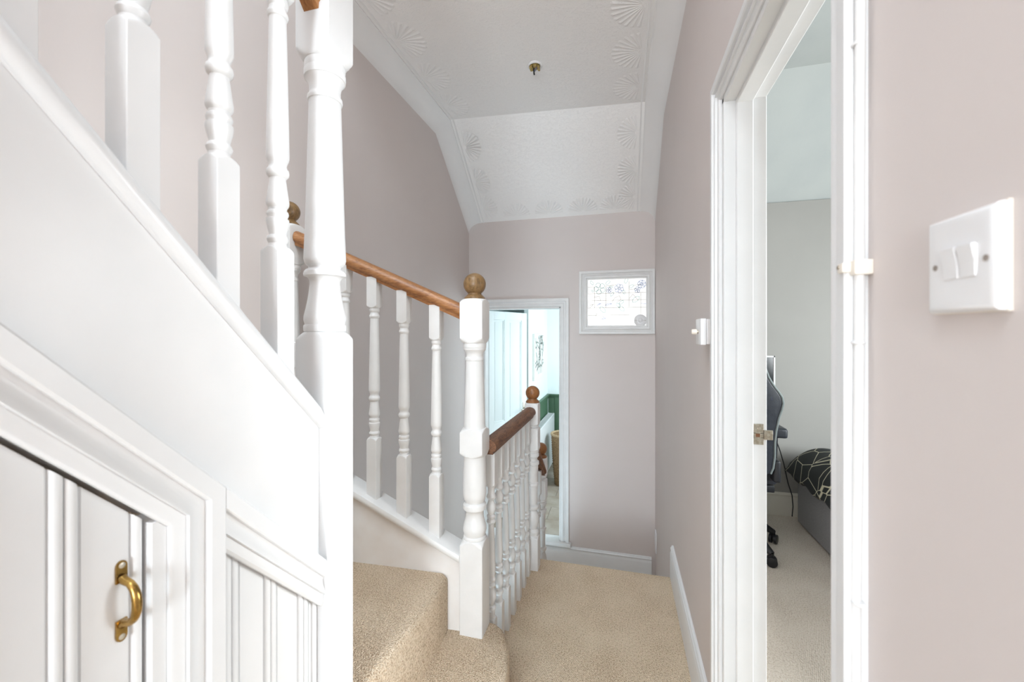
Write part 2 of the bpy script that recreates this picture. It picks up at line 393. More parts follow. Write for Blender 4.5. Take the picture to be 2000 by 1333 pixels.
ls = empty('landing_steps', 'beige carpeted steps going down from the landing to the half landing', 'steps', (-.13, 2.8, FH))
for i in range(3):
    box('step', (-.545, 2.44+.24*i, -.185*(i+2)-.01), (XR, 2.69+.24*i, -.185*(i+1)), CARP_H, ls, .015, 3)
ms = empty('main_staircase', 'carpeted main stairs going down the stairwell behind the landing balusters', 'staircase', (-.98, 2.4, -3.1))
for i in range(9):
    box('step', (XL+.003, 2.93-.23*i, FH-.2*(i+1)-.22), (-.563, 3.17-.23*i, FH-.2*(i+1)), CARP_S, ms, .015, 3)

# skirtings
o = moulding('baseboard_right', SKIRT, [(XR, 1.348, .18), (XR, 2.44, .18)], (-1, 0, 0), (0, 0, -1), WHITE); struct(o, 'white moulded skirting board along the right wall of the landing', 'skirting board')
o = moulding('baseboard_rear', SKIRT, [(XR, YB, .18), (XR, .575, .18)], (-1, 0, 0), (0, 0, -1), WHITE); struct(o, 'white skirting board beside the near side of the bedroom doorway', 'skirting board')
SK2 = [(a*.2/.18, b*1.15) for a, b in SKIRT]
o = moulding('baseboard_far', SK2, [(XL, YF, FH+.2), (XR-.03, YF, FH+.2)], (0, -1, 0), (0, 0, -1), WHITE); struct(o, 'white skirting board along the foot of the end wall', 'skirting board')
o = box('trim_3', (XL+.02, YF-.045, BF-.032), (-.425, YF+.10, BF), WHITE_OLD, None, .006, 3); struct(o, 'white painted threshold board under the bathroom doorway', 'threshold')

# ------------------------------------------------------------------ bedroom doorway (right)
d1 = empty('door_1', 'white door lining and architrave of the bedroom doorway in the right wall', 'door frame', (XR, .95, 0), kind='structure')
moulding('architrave', [(a*.060/.08, b) for a, b in ARCH], [(XR, .580, 0), (XR, .580, 2.092), (XR, 1.349, 2.092), (XR, 1.349, 0)], (-1, 0, 0), (0, 1, 0), WHITE, d1)
lin = boxes('lining', [((XR-.004, 1.268, 0), (XR+.104, 1.287, 2.03)), ((XR-.004, .633, 0), (XR+.104, .652, 2.03)), ((XR-.004, .633, 2.014), (XR+.104, 1.287, 2.032))], WHITE, d1, .002)
stp = boxes('door_stop', [((XR+.026, 1.256, 0), (XR+.068, 1.270, 2.006)), ((XR+.026, .650, 0), (XR+.068, .664, 2.006)), ((XR+.026, .650, 2.002), (XR+.068, 1.270, 2.016))], WHITE, d1, .002)
sp = boxes('strike_plate', [((.3555, 1.2655, 1.085), (.3805, 1.2685, 1.112)), ((.3555, 1.2655, 1.055), (.3805, 1.2685, 1.0755)), ((.3555, 1.2655, 1.073), (.361, 1.2685, 1.088)), ((.381, 1.262, 1.070), (.402, 1.2675, 1.096)), ((.372, 1.2655, 1.073), (.3805, 1.2685, 1.088))], STEEL, d1, .0006)
box('latch_recess', (.361, 1.2668, 1.0745), (.372, 1.2682, 1.0865), mat('bare_wood_recess', (.22, .10, .05), .8), sp, 0)
for z in (1.0995, 1.064):
    lathe('screw', [(0, .0035), (-.0012, .0035), (-.0016, .002)], (.369, 1.2656, z), STEEL, sp, 12, axis='Y')

# cable along the near architrave
cb = empty('wall_cable', 'white painted cable clipped down the outer edge of the bedroom architrave', 'cable', (XR-.02, .55, 0))
pts = []
for i in range(60):
    z = .02 + i*(2.9-.02)/59
    pts.append((XR-.0115+.001*math.sin(z*5.0), .5762-.0022*math.sin(z*4.1+.4)-.0015*math.sin(z*11), z))
tube('cable', pts, .0052, WHITE_OLD, cb, 10)
boxes('cable_clip', [((XR-.019, .568, 1.430), (XR, .5805, 1.448)), ((XR-.0275, .577, 1.434), (XR-.017, .590, 1.446))], CREAM, cb, .002, 2)
lathe('clip_nail', [(0, .0022), (-.002, .0022)], (XR-.0268, .586, 1.441), STEEL, cb, 10, axis='X')
for z in (1.35, 1.705, 1.04): lathe('cable_tie', [(-.002, .0060), (-.001, .0070), (.001, .0070), (.002, .0060)], (XR-.0115, .5762, z), WHITE, cb, 16)

# double light switch
sw = empty('light_switch', 'square white double light switch on the near right wall', 'light switch', (XR, .4235, 1.42))
bm = bmesh.new()
Y0, Y1, Z0, Z1 = .3945, .467, 1.3785, 1.4615
def rect(x, i): return [(x, Y0+i, Z0+i), (x, Y1-i, Z0+i), (x, Y1-i, Z1-i), (x, Y0+i, Z1-i)]
add_loft(bm, [rect(XR, -.0008), rect(XR-.0030, -.0008), rect(XR-.0031, .0002)]); link('old_paint_edge', bm, CREAM, sw, 50)
bm = bmesh.new()
add_loft(bm, [rect(XR-.002, 0), rect(XR-.0055, 0), rect(XR-.0078, .0008), rect(XR-.0095, .003), rect(XR-.0100, .006), rect(XR-.0100, .014)])
link('plate', bm, PLASTIC, sw, 40)
for yk in (.4195, .4375):
    bm = bmesh.new(); y0, y1 = yk-.0083, yk+.0083
    add_prism(bm, [(XR-.008, y0, 1.4065), (XR-.0108, y0, 1.4065), (XR-.0112, y0, 1.4195), (XR-.0138, y0, 1.4335), (XR-.008, y0, 1.4335)], (0, y1-y0, 0))
    bmesh.ops.bevel(bm, geom=bm.edges[:], offset=.0008, segments=2, affect='EDGES')
    link('rocker', bm, PLASTIC, sw, 40)
for yk in (.4025, .4555):
    lathe('screw', [(0, .0026), (-.0008, .0026), (-.0004, .0012)], (XR-.0098, yk, 1.4195), mat('screw_grey', (.30, .26, .23), .5), sw, 12, axis='X')

# dimmer box beside the architrave
dm = empty('dimmer_switch', 'small white dimmer box with a round knob beside the bedroom architrave', 'dimmer switch', (XR, 1.48, 1.37))
box('back_box', (XR-.016, 1.442, 1.327), (XR, 1.526, 1.409), PLASTIC, dm, .002)
box('plate', (XR-.034, 1.440, 1.325), (XR-.0165, 1.528, 1.411), PLASTIC, dm, .003)
lathe('spindle', [(0, .006), (-.006, .006)], (XR-.034, 1.484, 1.368), STEEL, dm, 14, axis='X')
lathe('knob', [(-.004, .0085), (-.005, .0095), (-.018, .0088), (-.0205, .007)], (XR-.034, 1.484, 1.368), CREAM, dm, 20, axis='X')
pl = empty('wall_socket', 'small white socket plate low on the right wall by the corner', 'socket', (XR, 3.55, -.34))
box('plate', (XR-.010, 3.505, -.425), (XR, 3.605, -.265), PLASTIC, pl, .003)
box('socket_insert', (XR-.0125, 3.53, -.38), (XR-.009, 3.58, -.31), PLASTIC, pl, .001)

# ceiling rose without its cover
cr = empty('ceiling_rose', 'uncovered ceiling rose with bare wire ends hanging from the flat ceiling', 'ceiling rose', (-.50, 2.43, zc(-.5)))
cz = zc(-.5)
lathe('rose_base', [(0, .043), (-.008, .044), (-.012, .040), (-.010, .034), (-.004, .032)], (-.50, 2.43, cz), PLASTIC, cr, 28)
lathe('terminal_plate', [(-.003, .031), (-.012, .030), (-.014, .026)], (-.50, 2.43, cz), COPPER, cr, 16)
boxes('terminal_block', [((-.53, 2.405, cz-.030), (-.512, 2.44, cz-.012)), ((-.505, 2.40, cz-.027), (-.485, 2.435, cz-.012)), ((-.484, 2.41, cz-.030), (-.472, 2.45, cz-.012))], COPPER, cr, .003)
tube('wire', [(-.50, 2.42, cz-.012), (-.505, 2.415, cz-.035), (-.502, 2.412, cz-.062), (-.50, 2.413, cz-.068)], .0045, DARK, cr)
tube('wire', [(-.486, 2.42, cz-.015), (-.490, 2.41, cz-.035), (-.499, 2.412, cz-.05)], .0035, mat('blue_wire', (.12, .14, .22), .5), cr)

# unseen globe pendant, added behind the viewer to brighten the ceiling and walls
pdn = empty('fill_pendant', 'unseen white globe pendant added for fill light behind the viewer', 'lamp', (-.15, -2.6, zc(-.15)))
lathe('ceiling_cup', [(0, .045), (-.02, .043), (-.035, .012)], (-.15, -2.6, zc(-.15)), PLASTIC, pdn, 24)
tube('flex', [(-.15, -2.6, zc(-.15)-.03), (-.15, -2.6, 2.14)], .004, PLASTIC, pdn)
lathe('globe', [(-.15+.15*(1-math.cos(PI*i/20)), max(.002, .15*math.sin(PI*i/20))) for i in range(21)], (-.15, -2.6, 2.0), emit_mat('fill_globe_glow', (.95, .97, 1.0), 22.0), pdn, 32)

# ------------------------------------------------------------------ window in the end wall
w1 = empty('window_1', 'small white framed landing window with flowered leaded film over bright glass', 'window', (0, YF, 1.36), kind='structure')
moulding('window_frame', [(a*.063/.08, b*1.1) for a, b in ARCH], [(WX0-.063, YF, WZ0-.063), (WX1+.060, YF, WZ0-.063), (WX1+.060, YF, WZ1+.063), (WX0-.063, YF, WZ1+.063)], (0, -1, 0), (0, 0, 1), WHITE_OLD, w1, True)
GX0, GX1, GZ0, GZ1 = WX0+.012, WX1-.010, WZ0+.012, WZ1-.010
boxes('glazing_bead', [((WX0-.001, YF+.0, WZ0-.001), (GX0, YF+.05, WZ1+.001)), ((GX1, YF+.0, WZ0-.001), (WX1+.001, YF+.05, WZ1+.001)), ((GX0, YF+.0, WZ0-.001), (GX1, YF+.05, GZ0)), ((GX0, YF+.0, GZ1), (GX1, YF+.05, WZ1+.001))], WHITE_OLD, w1)
pane = box('pane', (GX0-.004, YF+.030, GZ0-.004), (GX1+.004, YF+.036, GZ1+.004), PANE, w1, 0)
GY = YF+.029
def strokes(name, lines, wd, m):
    bm = bmesh.new()
    for ln in lines:
        q = [Vector((GX0+(GX1-GX0)*a, 0, GZ1-(GZ1-GZ0)*b)) for a, b in ln]
        for p, r in zip(q, q[1:]):
            d = (r-p)
            if d.length < 1e-5: continue
            d.normalize(); s = Vector((-d.z, 0, d.x))*wd/2
            ps = [p+s, p-s, r-s, r+s]
            add_prism(bm, [(v.x, GY, v.z) for v in ps], (0, .0012, 0))
    return link(name, bm, m, pane)
lead = [[(0, .30), (1, .30)], [(.06, .455), (.40, .455)], [(.40, .455), (1, .455)], [(0, .615), (1, .615)], [(0, .775), (.22, .775)], [(.30, .775), (.72, .775)],
        [(.115, .15), (.115, .615)], [(.315, .12), (.315, .62)], [(.715, .05), (.715, .60)], [(.915, .3), (.915, .76)], [(0, .155), (.115, .155)], [(.33, .14), (.5, .12)], [(.72, .23), (.83, .22)], [(.80, .14), (.92, .13)],
        [(.42, .5), (.47, .40), (.55, .36), (.58, .44), (.5, .5)], [(.10, .38), (.2, .36), (.22, .45)], [(.72, .42), (.78, .33), (.86, .45)], [(.02, .62), (.10, .53), (.02, .56)], [(.12, .72), (.16, .74), (.13, .80)]]
strokes('lead_line', lead, .0034, LEADL)
def flower(cx, cy, r, n, ph=0, el=.42):
    out = []
    for i in range(n):
        a = ph + 2*PI*i/n; pts = []
        for k in range(9):
            t = 2*PI*k/8; lx = r*(.58+.42*math.cos(t)); ly = r*el*math.sin(t)
            pts.append((cx + (lx*math.cos(a)-ly*math.sin(a))*.80, cy + lx*math.sin(a)+ly*math.cos(a)))
        out.append(pts)
    return out
def leafs(cx, cy, r, a): return flower(cx, cy, r, 1, a, .22)
blue = flower(.545, .20, .10, 6, .3) + flower(.37, .23, .065, 5, .1) + flower(.855, .24, .065, 5, .8) + flower(.93, .12, .09, 6, .2, .5) + [[(.30, .55), (.36, .52), (.42, .53), (.36, .55), (.30, .57)], [(.92, .53), (1, .54)], [(.17, .53), (.23, .52), (.16, .56)], [(.25, .80), (.31, .85), (.24, .86)]]
green = flower(.205, .19, .13, 5, .5) + leafs(.1, .12, .12, -2.2) + leafs(.30, .12, .14, -.7) + leafs(.46, .27, .12, 2.3) + leafs(.64, .12, .15, -1.2) + leafs(.70, .2, .13, -.5) + leafs(.62, .22, .11, 1.4) + leafs(.05, .22, .07, .6) + leafs(.45, .17, .1, 3.2) + leafs(.53, .55, .14, -.6) + leafs(.53, .56, .18, .8) + leafs(.75, .52, .22, -.65) + leafs(.2, .56, .2, .9) + leafs(.49, .5, .14, .9)
strokes('blue_line', blue, .0034, BLUEL); strokes('green_line', green, .0034, GREENL)
sd = empty('sensor_disc', 'round white plastic disc fixed to the lower corner of the landing window', 'sensor', (.170, YF, 1.47))
DXc, DZc = .165, 1.478
lathe('disc_body', [(.012, .040), (.006, .050), (-.004, .053), (-.010, .052), (-.014, .046), (-.0145, .020)], (DXc, YF+.016, DZc), PLASTIC, sd, 36, axis='Y')
lathe('disc_dome', [(-.013, .021), (-.017, .019), (-.020, .012), (-.021, .004)], (DXc, YF+.016, DZc+.002), PLASTIC, sd, 24, axis='Y')
for q in (DXc-.048, DXc+.022): box('disc_seam', (q, YF+.0008, DZc-.001), (q+.026, YF+.002, DZc+.001), GROUT, sd, 0)

# ------------------------------------------------------------------ bathroom doorway and bathroom
d2 = empty('door_2', 'white four panel bathroom door standing open inside its doorway', 'door', (DX0, YF+.1, BF), kind='structure')
moulding('architrave', [(a*.075/.08, b) for a, b in ARCH], [(DX0-.075, YF, BF), (DX0-.075, YF, DZ1+.078), (DX1+.075, YF, DZ1+.078), (DX1+.075, YF, BF)], (0, -1, 0), (1, 0, 0), WHITE_OLD, d2)
boxes('lining', [((DX1-.014, YF-.002, BF), (DX1+.001, YF+.102, DZ1)), ((DX0-.001, YF-.002, BF), (DX0+.014, YF+.102, DZ1)), ((DX0, YF-.002, DZ1-.014), (DX1, YF+.102, DZ1+.001))], WHITE_OLD, d2, .002)
ph = math.radians(68); HX, HY = DX0+.016, YF+.112
def leafp(s, t, z): return (HX + s*math.cos(ph) + t*math.sin(ph), HY + s*math.sin(ph) - t*math.cos(ph), z)
def leafbox(bm, s0, s1, t0, t1, z0, z1, bev=.002):
    b2 = bmesh.new(); add_box(b2, (s0, t0, z0), (s1, t1, z1), bev, 2)
    me = bpy.data.meshes.new('t'); b2.to_mesh(me); b2.free()
    st = len(bm.verts); bm.from_mesh(me); bpy.data.meshes.remove(me); bm.verts.ensure_lookup_table()
    for v in bm.verts[st:]: v.co = leafp(*v.co)
LW, LT, LB = .64, 1.588, BF+.008
bm = bmesh.new()
for a in ((0, .075), (.245, .325), (.545, LW)): leafbox(bm, a[0], a[1], -.038, 0, LB, LT)
for z in ((LB, LB+.2), (.32, .475), (1.505, LT)):
    leafbox(bm, .073, .247, -.038, 0, z[0], z[1]); leafbox(bm, .323, .547, -.038, 0, z[0], z[1])
link('door_leaf', bm, BATHW, d2, 35)
for s0, s1 in ((.075, .245), (.325, .545)):
    for z0, z1 in ((LB+.2, .32), (.475, 1.505)):
        bm = bmesh.new(); leafbox(bm, s0-.002, s1+.002, -.030, -.013, z0-.002, z1+.002, 0)
        leafbox(bm, s0+.025, s1-.025, -.030, -.008, z0+.025, z1-.025, .004)
        for q in ((s0, s0+.012, z0, z1), (s1-.012, s1, z0, z1), (s0, s1, z0, z0+.012), (s0, s1, z1-.012, z1)): leafbox(bm, q[0], q[1], -.02, -.004, q[2], q[3], .003)
        link('door_panel', bm, BATHW, d2, 35)
bm = bmesh.new(); leafbox(bm, LW-.075, LW-.035, 0, .006, .47, .62, .001); add_tube(bm, [leafp(LW-.055, .005, .56), leafp(LW-.055, .045, .56), leafp(LW-.10, .050, .558), leafp(LW-.16, .048, .555)], .008)
link('door_handle', bm, STEEL, d2, 45)

fb = box('floor_bathroom', (-1.6, YF+.1, BF-.1), (.95, 5.94, BF-.008), GROUT, None, 0); struct(fb, 'stone tiled bathroom floor beyond the doorway', 'floor')
tm = None; row = 0; y = YF+.104
while y < 5.78:
    x = -1.32 - (row % 2)*.20
    while x < -.1:
        if tm is None:
            bm = bmesh.new(); add_box(bm, (0, 0, -.010), (.396, .296, 0), .003, 1)
            bmesh.ops.recalc_face_normals(bm, faces=bm.faces[:]); tm = bpy.data.meshes.new('tile'); bm.to_mesh(tm); bm.free(); tm.materials.append(TILEM)
        o = bpy.data.objects.new('tile', tm); COL.objects.link(o); o.location = (x, y, BF); o.parent = fb
        x += .40
    y += .30; row += 1
PX = -1.02; YBF = 5.84
bw = boxes('wall_bathroom', [((-1.6, YBF, BF-.1), (.95, YBF+.1, 2.2)), ((.85, YF+.1, BF-.1), (.95, YBF, 2.2)), ((-1.6, YF+.1, BF-.1), (-1.5, YBF, 2.2))], BATHW); struct(bw, 'pale blue white bathroom walls seen through the far doorway', 'wall')
bp_ = boxes('wall_partition', [((PX-.05, 4.584, BF-.1), (PX, YBF, 2.2))], BATHW); struct(bp_, 'white bathroom partition wall that carries the canvas', 'wall')
bc = boxes('ceiling_bathroom', [((-1.6, YF+.1, 2.1), (.95, 5.94, 2.2))], BATHW); struct(bc, 'pale bathroom ceiling', 'ceiling')
DZ = .50
wt = empty('trim_4', 'green tongue and groove dado panelling with a moulded cap in the bathroom', 'wainscot', (PX, YBF, BF), kind='structure')
bmA = None
def brd(x0, x1, y0, y1):
    o = box('plank', (x0, y0, BF), (x1, y1, DZ-.03), GREEN, wt, .004, 2); return o
for i in range(14): brd(PX, PX+.014, 4.605+i*.0845, 4.605+(i+1)*.0845-.002)
for i in range(9): brd(PX+.015+i*.085, PX+.015+(i+1)*.085-.002, YBF-.014, YBF)
boxes('dado_cap', [((PX, 4.59, DZ-.03), (PX+.035, YBF, DZ)), ((PX+.035, YBF-.035, DZ-.03), (-.15, YBF, DZ)), ((PX, 4.59, DZ-.055), (PX+.022, YBF, DZ-.028)), ((PX+.022, YBF-.022, DZ-.055), (-.15, YBF, DZ-.028))], GREEN, wt, .004, 2)

rd = empty('radiator', 'white panel radiator with a slotted top grille against the green panelling', 'radiator', (-.95, 5.2, -.4))
RX, RY0, RY1, RZ0, RZ1 = -.90, 4.67, 5.736, -.405, .245
box('front_panel', (RX-.014, RY0, RZ0), (RX, RY1, RZ1), WHITE, rd, .006, 3)
box('back_panel', (RX-.092, RY0, RZ0), (RX-.080, RY1, RZ1), WHITE, rd, .004)
for q in (RY0-.002, RY1-.003): box('end_cap', (RX-.086, q, RZ0+.015), (RX-.007, q+.005, RZ1), WHITE, rd, 0)
bm = bmesh.new()
add_box(bm, (RX-.086, RY0, RZ1-.008), (RX-.078, RY1, RZ1+.004)); add_box(bm, (RX-.015, RY0, RZ1-.008), (RX-.005, RY1, RZ1+.004))
ns = int((RY1-RY0)/.0302)
for i in range(ns): add_box(bm, (RX-.081, RY0+i*.0302, RZ1-.008), (RX-.011, RY0+.012+i*.0302, RZ1+.003))
g = link('top_grille', bm, WHITE, rd); g['kind'] = 'stuff'
for q in (4.85, 5.5): box('wall_bracket', (PX+.015, q, -.25), (RX-.080, q+.04, .15), STEEL, rd, 0)
bm = bmesh.new(); add_tube(bm, [(RX-.045, RY0-.025, RZ0+.05), (RX-.045, RY0-.025, BF)], .008); add_tube(bm, [(RX-.045, RY0+.01, RZ0+.05), (RX-.045, RY0-.035, RZ0+.05)], .012); link('pipe', bm, STEEL, rd, 45)

bk = empty('wicker_basket', 'tall round wicker laundry basket beside the white radiator', 'basket', (-.675, 5.09, BF))
bx_, by_ = -.672, 5.10
bm = bmesh.new(); rings = []
H_ = .62; nr = 44
for i in range(nr+1):
    t = i/nr; R0 = .125 + .040*t + .006*math.sin(t*3)
    rings.append([(bx_+(R0 + .004*math.sin(i*PI)*0 + .005*(1 if (k+i) % 2 else -1)*(.5 if i % 2 else 1))*math.cos(2*PI*k/40), by_+(R0 + .005*(1 if (k+i) % 2 else -1))*math.sin(2*PI*k/40), BF+.002+t*H_) for k in range(40)])
add_loft(bm, rings, True, False)
inn = [[(bx_+r*math.cos(2*PI*k/40), by_+r*math.sin(2*PI*k/40), z) for k in range(40)] for r, z in ((.150, BF+H_), (.118, BF+.04))]
add_loft(bm, inn, True, False); bm.faces.new([bm.verts.new((bx_+.125*math.cos(2*PI*k/40), by_+.125*math.sin(2*PI*k/40), BF+.02)) for k in range(40)])
link('woven_body', bm, WICKER, bk, 60)
bm = bmesh.new()
tor = [[(bx_+(.163+.014*math.cos(a))*math.cos(t), by_+(.163+.014*math.cos(a))*math.sin(t), BF+H_+.014*math.sin(a)+.003*math.sin(t*36+a)) for a in [2*PI*j/10 for j in range(10)]] for t in [2*PI*i/72 for i in range(73)]]
add_loft(bm, tor, True, False); bmesh.ops.remove_doubles(bm, verts=bm.verts[:], dist=1e-5); link('rim', bm, mat('wicker_rim', (.42, .29, .16), .7, (.52, .38, .23), 60), bk, 60)

pc = empty('canvas_picture', 'tall canvas print of dark branches hanging on the bathroom wall', 'picture', (PX, 5.1, 1.08))
box('canvas', (PX+.001, 4.80, .797), (PX+.028, 5.40, 1.362), CANVAS, pc, .003)
bm = bmesh.new()
rb = random.Random(3)
def branch(y, z, a, L, wd, dep):
    px, pz = y, z
    for i in range(6):
        ny, nz_ = px + math.cos(a)*L/6, pz + math.sin(a)*L/6
        if not (4.84 < ny < 5.38 and .82 < nz_ < 1.345): return
        s = Vector((0, -math.sin(a), math.cos(a)))*wd/2
        p, q = Vector((PX+.0283, px, pz)), Vector((PX+.0283, ny, nz_))
        add_prism(bm, [p+s, p-s, q-s, q+s], (.001, 0, 0))
        if dep and rb.random() < .75: branch(ny, nz_, a + rb.choice((-1, 1))*rb.uniform(.5, 1.1), L*.55, wd*.75, dep-1)
        elif rb.random() < .8:
            c = Vector((PX+.0284, ny, nz_)); t = rb.uniform(0, 6.28); r = rb.uniform(.010, .022)
            add_prism(bm, [c+Vector((0, r*math.cos(t+k)*(1 if k % 2 else .5), r*math.sin(t+k)*(1 if k % 2 else .5))) for k in (0, 1.57, 3.14, 4.71)], (.001, 0, 0))
        px, pz = ny, nz_; a += rb.uniform(-.18, .18)
for y0, a0 in ((5.08, 1.5), (5.17, 1.75), (5.22, 1.35), (5.02, 1.9)): branch(y0, .86, a0, .47, .010, 2)
link('print', bm, INK, pc)

# ------------------------------------------------------------------ loft staircase
SP = 1.04
def zs(y): return 1.1544 + SP*(.7887-y)      # lower edge of the capping on the cupboard-side string
def zm(y): return .841 + SP*(.80-y)          # top of the sloping moulding
st = empty('loft_staircase', 'white boxed loft staircase with beige carpeted treads and a rounded bottom step', 'staircase', (-.9, 1.1, 0))
def step(outline, z0, z1, bev=.022):
    bm = bmesh.new(); a, b = add_prism(bm, [(x, y, z0) for x, y in outline], (0, 0, z1-z0))
    es = [e for e in bm.edges if all(abs(v.co.z-z1) < 1e-6 for v in e.verts)]
    bmesh.ops.bevel(bm, geom=es, offset=bev, segments=4, profile=.5, affect='EDGES', clamp_overlap=True)
    return link('step', bm, CARP_S, st, 60)
nose = [(-.357, .80), (-.360, 1.20), (-.372, 1.34), (-.388, 1.43), (-.410, 1.485), (-.440, 1.525), (-.475, 1.547), (-.515, 1.553), (-.60, 1.54)]
step([(-.70, .80)] + nose + [(-.70, 1.47)], 0, .226, .026)
step([(-1.10, .86), (-.655, .86), (-.636, .92), (-.632, 1.35), (-.640, 1.452), (-.66, 1.468), (-1.10, 1.452)], 0, .444, .030)
step([(XL+.005, .80), (-1.06, .80), (-1.06, 1.40), (XL+.005, 1.39)], 0, .662, .028)
for i in range(7):
    step([(XL+.005, .82-.21*(i+1)), (-.72, .82-.21*(i+1)), (-.72, .83-.21*i), (XL+.005, .83-.21*i)], .50+.218*i, .662+.218*(i+1), .025)
def yc(x): return 1.486 + .0697*(x+.542)
def zcap(x): return .528 + .487*(-.587-x)
xa, xb = -.590, -1.305
ZB0 = .0
prism('string_board', [(xa, yc(xa)-.022, ZB0), (xa, yc(xa)-.022, zcap(xa)-.026), (xb, yc(xb)-.022, zcap(xb)-.026), (xb, yc(xb)-.022, ZB0)], (0, .044, 0), STRING_W, st)
capp = [(-.046, -.030), (-.050, -.024), (-.051, -.012), (-.047, -.003), (-.040, 0), (.046, 0), (.050, -.010), (.048, -.026), (.044, -.030)]
bm = bmesh.new(); add_loft(bm, [[(x, yc(x)+a, zcap(x)+b) for a, b in capp] for x in (xa+.004, xb)]); link('capping', bm, WHITE_OLD, st, 40)
XS = -.672
YE = -1.4
prism('string_panel', [(XS, .80, zm(.80)-.05), (XS, .80, zs(.80)+.012), (XS, YE, zs(YE)+.012), (XS, YE, zm(YE)-.05)], (-.036, 0, 0), WHITE, st)
capA = [(.006, .0), (.012, .004), (.016, .014), (.014, .030), (.006, .044), (-.008, .052), (-.034, .054), (-.052, .050), (-.060, .038), (-.060, .010), (-.052, .0)]
bm = bmesh.new(); add_loft(bm, [[(XS+a, y, zs(y)+b*1.05) for a, b in capA] for y in (.803, YE)]); link('capping', bm, WHITE, st, 45)

# ------------------------------------------------------------------ under-stair cupboard
cu = empty('stair_cupboard', 'white boarded cupboard built under the loft stairs with sloping moulded frame', 'cupboard', (XS, .3, 0))
XP = XS-.008
MW = .0757
moulding('frame_moulding', arch(.082), [(XS-.002, .552, 0), (XS-.002, .552, zm(.552)), (XS-.002, YE, zm(YE))], (1, 0, 0), (0, -1, 0), WHITE, cu)
bm = bmesh.new(); add_loft(bm, [[(XS-.002+b, y, zm(y)-a*1.4427) for a, b in arch(MW)] for y in (.5515, .801)]); link('panel_moulding', bm, WHITE, cu, 30)
boxes('lining', [((XS-.05, .449, 0), (XS+.002, .474, zm(.474)-.10))], WHITE, cu, .001)
prism('lining', [(XS-.05, .45, zm(.45)-.114), (XS-.05, .45, zm(.45)-.10), (XS-.05, YE, zm(YE)-.10), (XS-.05, YE, zm(YE)-.114)], (.052, 0, 0), WHITE, cu)
def plank_pts(y0, y1):
    """profile across a beaded board: (y, x)"""
    b = .0065
    pr = [(y0, -.014), (y0, 0)]
    for k in range(6):
        t = PI*k/5; pr.append((y0+b - b*math.cos(t), .0008+.0032*math.sin(t)))
    pr += [(y0+2*b+.001, -.003), (y0+2*b+.003, -.003), (y0+2*b+.0045, 0)]
    pr += [(y1-2*b-.0045, 0), (y1-2*b-.003, -.003), (y1-2*b-.001, -.003)]
    for k in range(6):
        t = PI*k/5; pr.append((y1-b - b*math.cos(t), .0008+.0032*math.sin(t)))
    pr += [(y1, 0), (y1, -.014)]
    return pr
def plank(x, y0, y1, zb, ztop, parent):
    bm = bmesh.new(); pr = plank_pts(y0, y1)
    add_loft(bm, [[(x+dx, y, zb) for y, dx in pr], [(x+dx, y, ztop(y)) for y, dx in pr]])
    return link('plank', bm, WHITE, parent, 50)
edges = [.5525, .5855, .671, .7585, .800]
for a, b in zip(edges, edges[1:]): plank(XP, a, b-.0008, .0, lambda y: zm(y)-.09, cu)
dr = bpy.data.objects.new('door', None); COL.objects.link(dr); dr.parent = cu; dr.location = (0, 0, 0)
dr.matrix_parent_inverse = Matrix.Translation(-Vector(cu.location))
def zd(y): return zm(y) - .1245
def link2(name, bm, m, smooth=None):
    o = link(name, bm, m, None, smooth); o.parent = dr; return o
ye = .4455; k = 0
while ye > -.42:
    bm = bmesh.new(); pr = plank_pts(ye-.0885, ye-.0008)
    add_loft(bm, [[(XP-.004+dx, y, .012) for y, dx in pr], [(XP-.004+dx, y, zd(y)) for y, dx in pr]])
    link2('plank', bm, WHITE, 50); ye -= .0885
box('dark_backing', (XS-.06, YE, 0), (XS-.052, .80, .72), DARK, cu, 0)  # near-black sheet; puts the shade of the board gaps into its colour
# brass pull handle
hy, hz0, hz1 = .4185, .922, 1.043
XH = XP-.004
bm = bmesh.new()
def pad(zc_, sg):
    pts = []
    for i in range(9):
        t = PI*i/8; pts.append((XH, hy + .0068*math.cos(t), zc_ + sg*(.0085*math.sin(t))))
    pts += [(XH, hy-.0068, zc_-sg*.022), (XH, hy+.0068, zc_-sg*.022)]
    add_prism(bm, pts, (.003, 0, 0))
pad(hz1-.012, 1); pad(hz0+.012, -1)
hp = [(XH+.003, hy, hz1-.027), (XH+.008, hy, hz1-.031)]
for i in range(11):
    t = -1 + 2*i/10; hp.append((XH+.010+.022*math.sqrt(max(0, 1-(abs(t)*.93)**2.2)), hy, (hz0+hz1)/2 - t*.0275))
hp += [(XH+.008, hy, hz0+.031), (XH+.003, hy, hz0+.027)]
add_tube(bm, hp, [.0055]*2 + [.0050+.0012*math.sin(PI*i/10) for i in range(11)] + [.0055]*2, 12)
bmesh.ops.bevel(bm, geom=[], offset=.001) if False else None
link2('handle', bm, BRASS, 50)
for z in (hz1-.010, hz0+.010):
    bm = bmesh.new(); add_lathe(bm, [(0, .0042), (.0008, .0040), (.0012, .002)], (XH+.003, hy, z), 12, 'X'); link2('screw', bm, STEEL, 50)

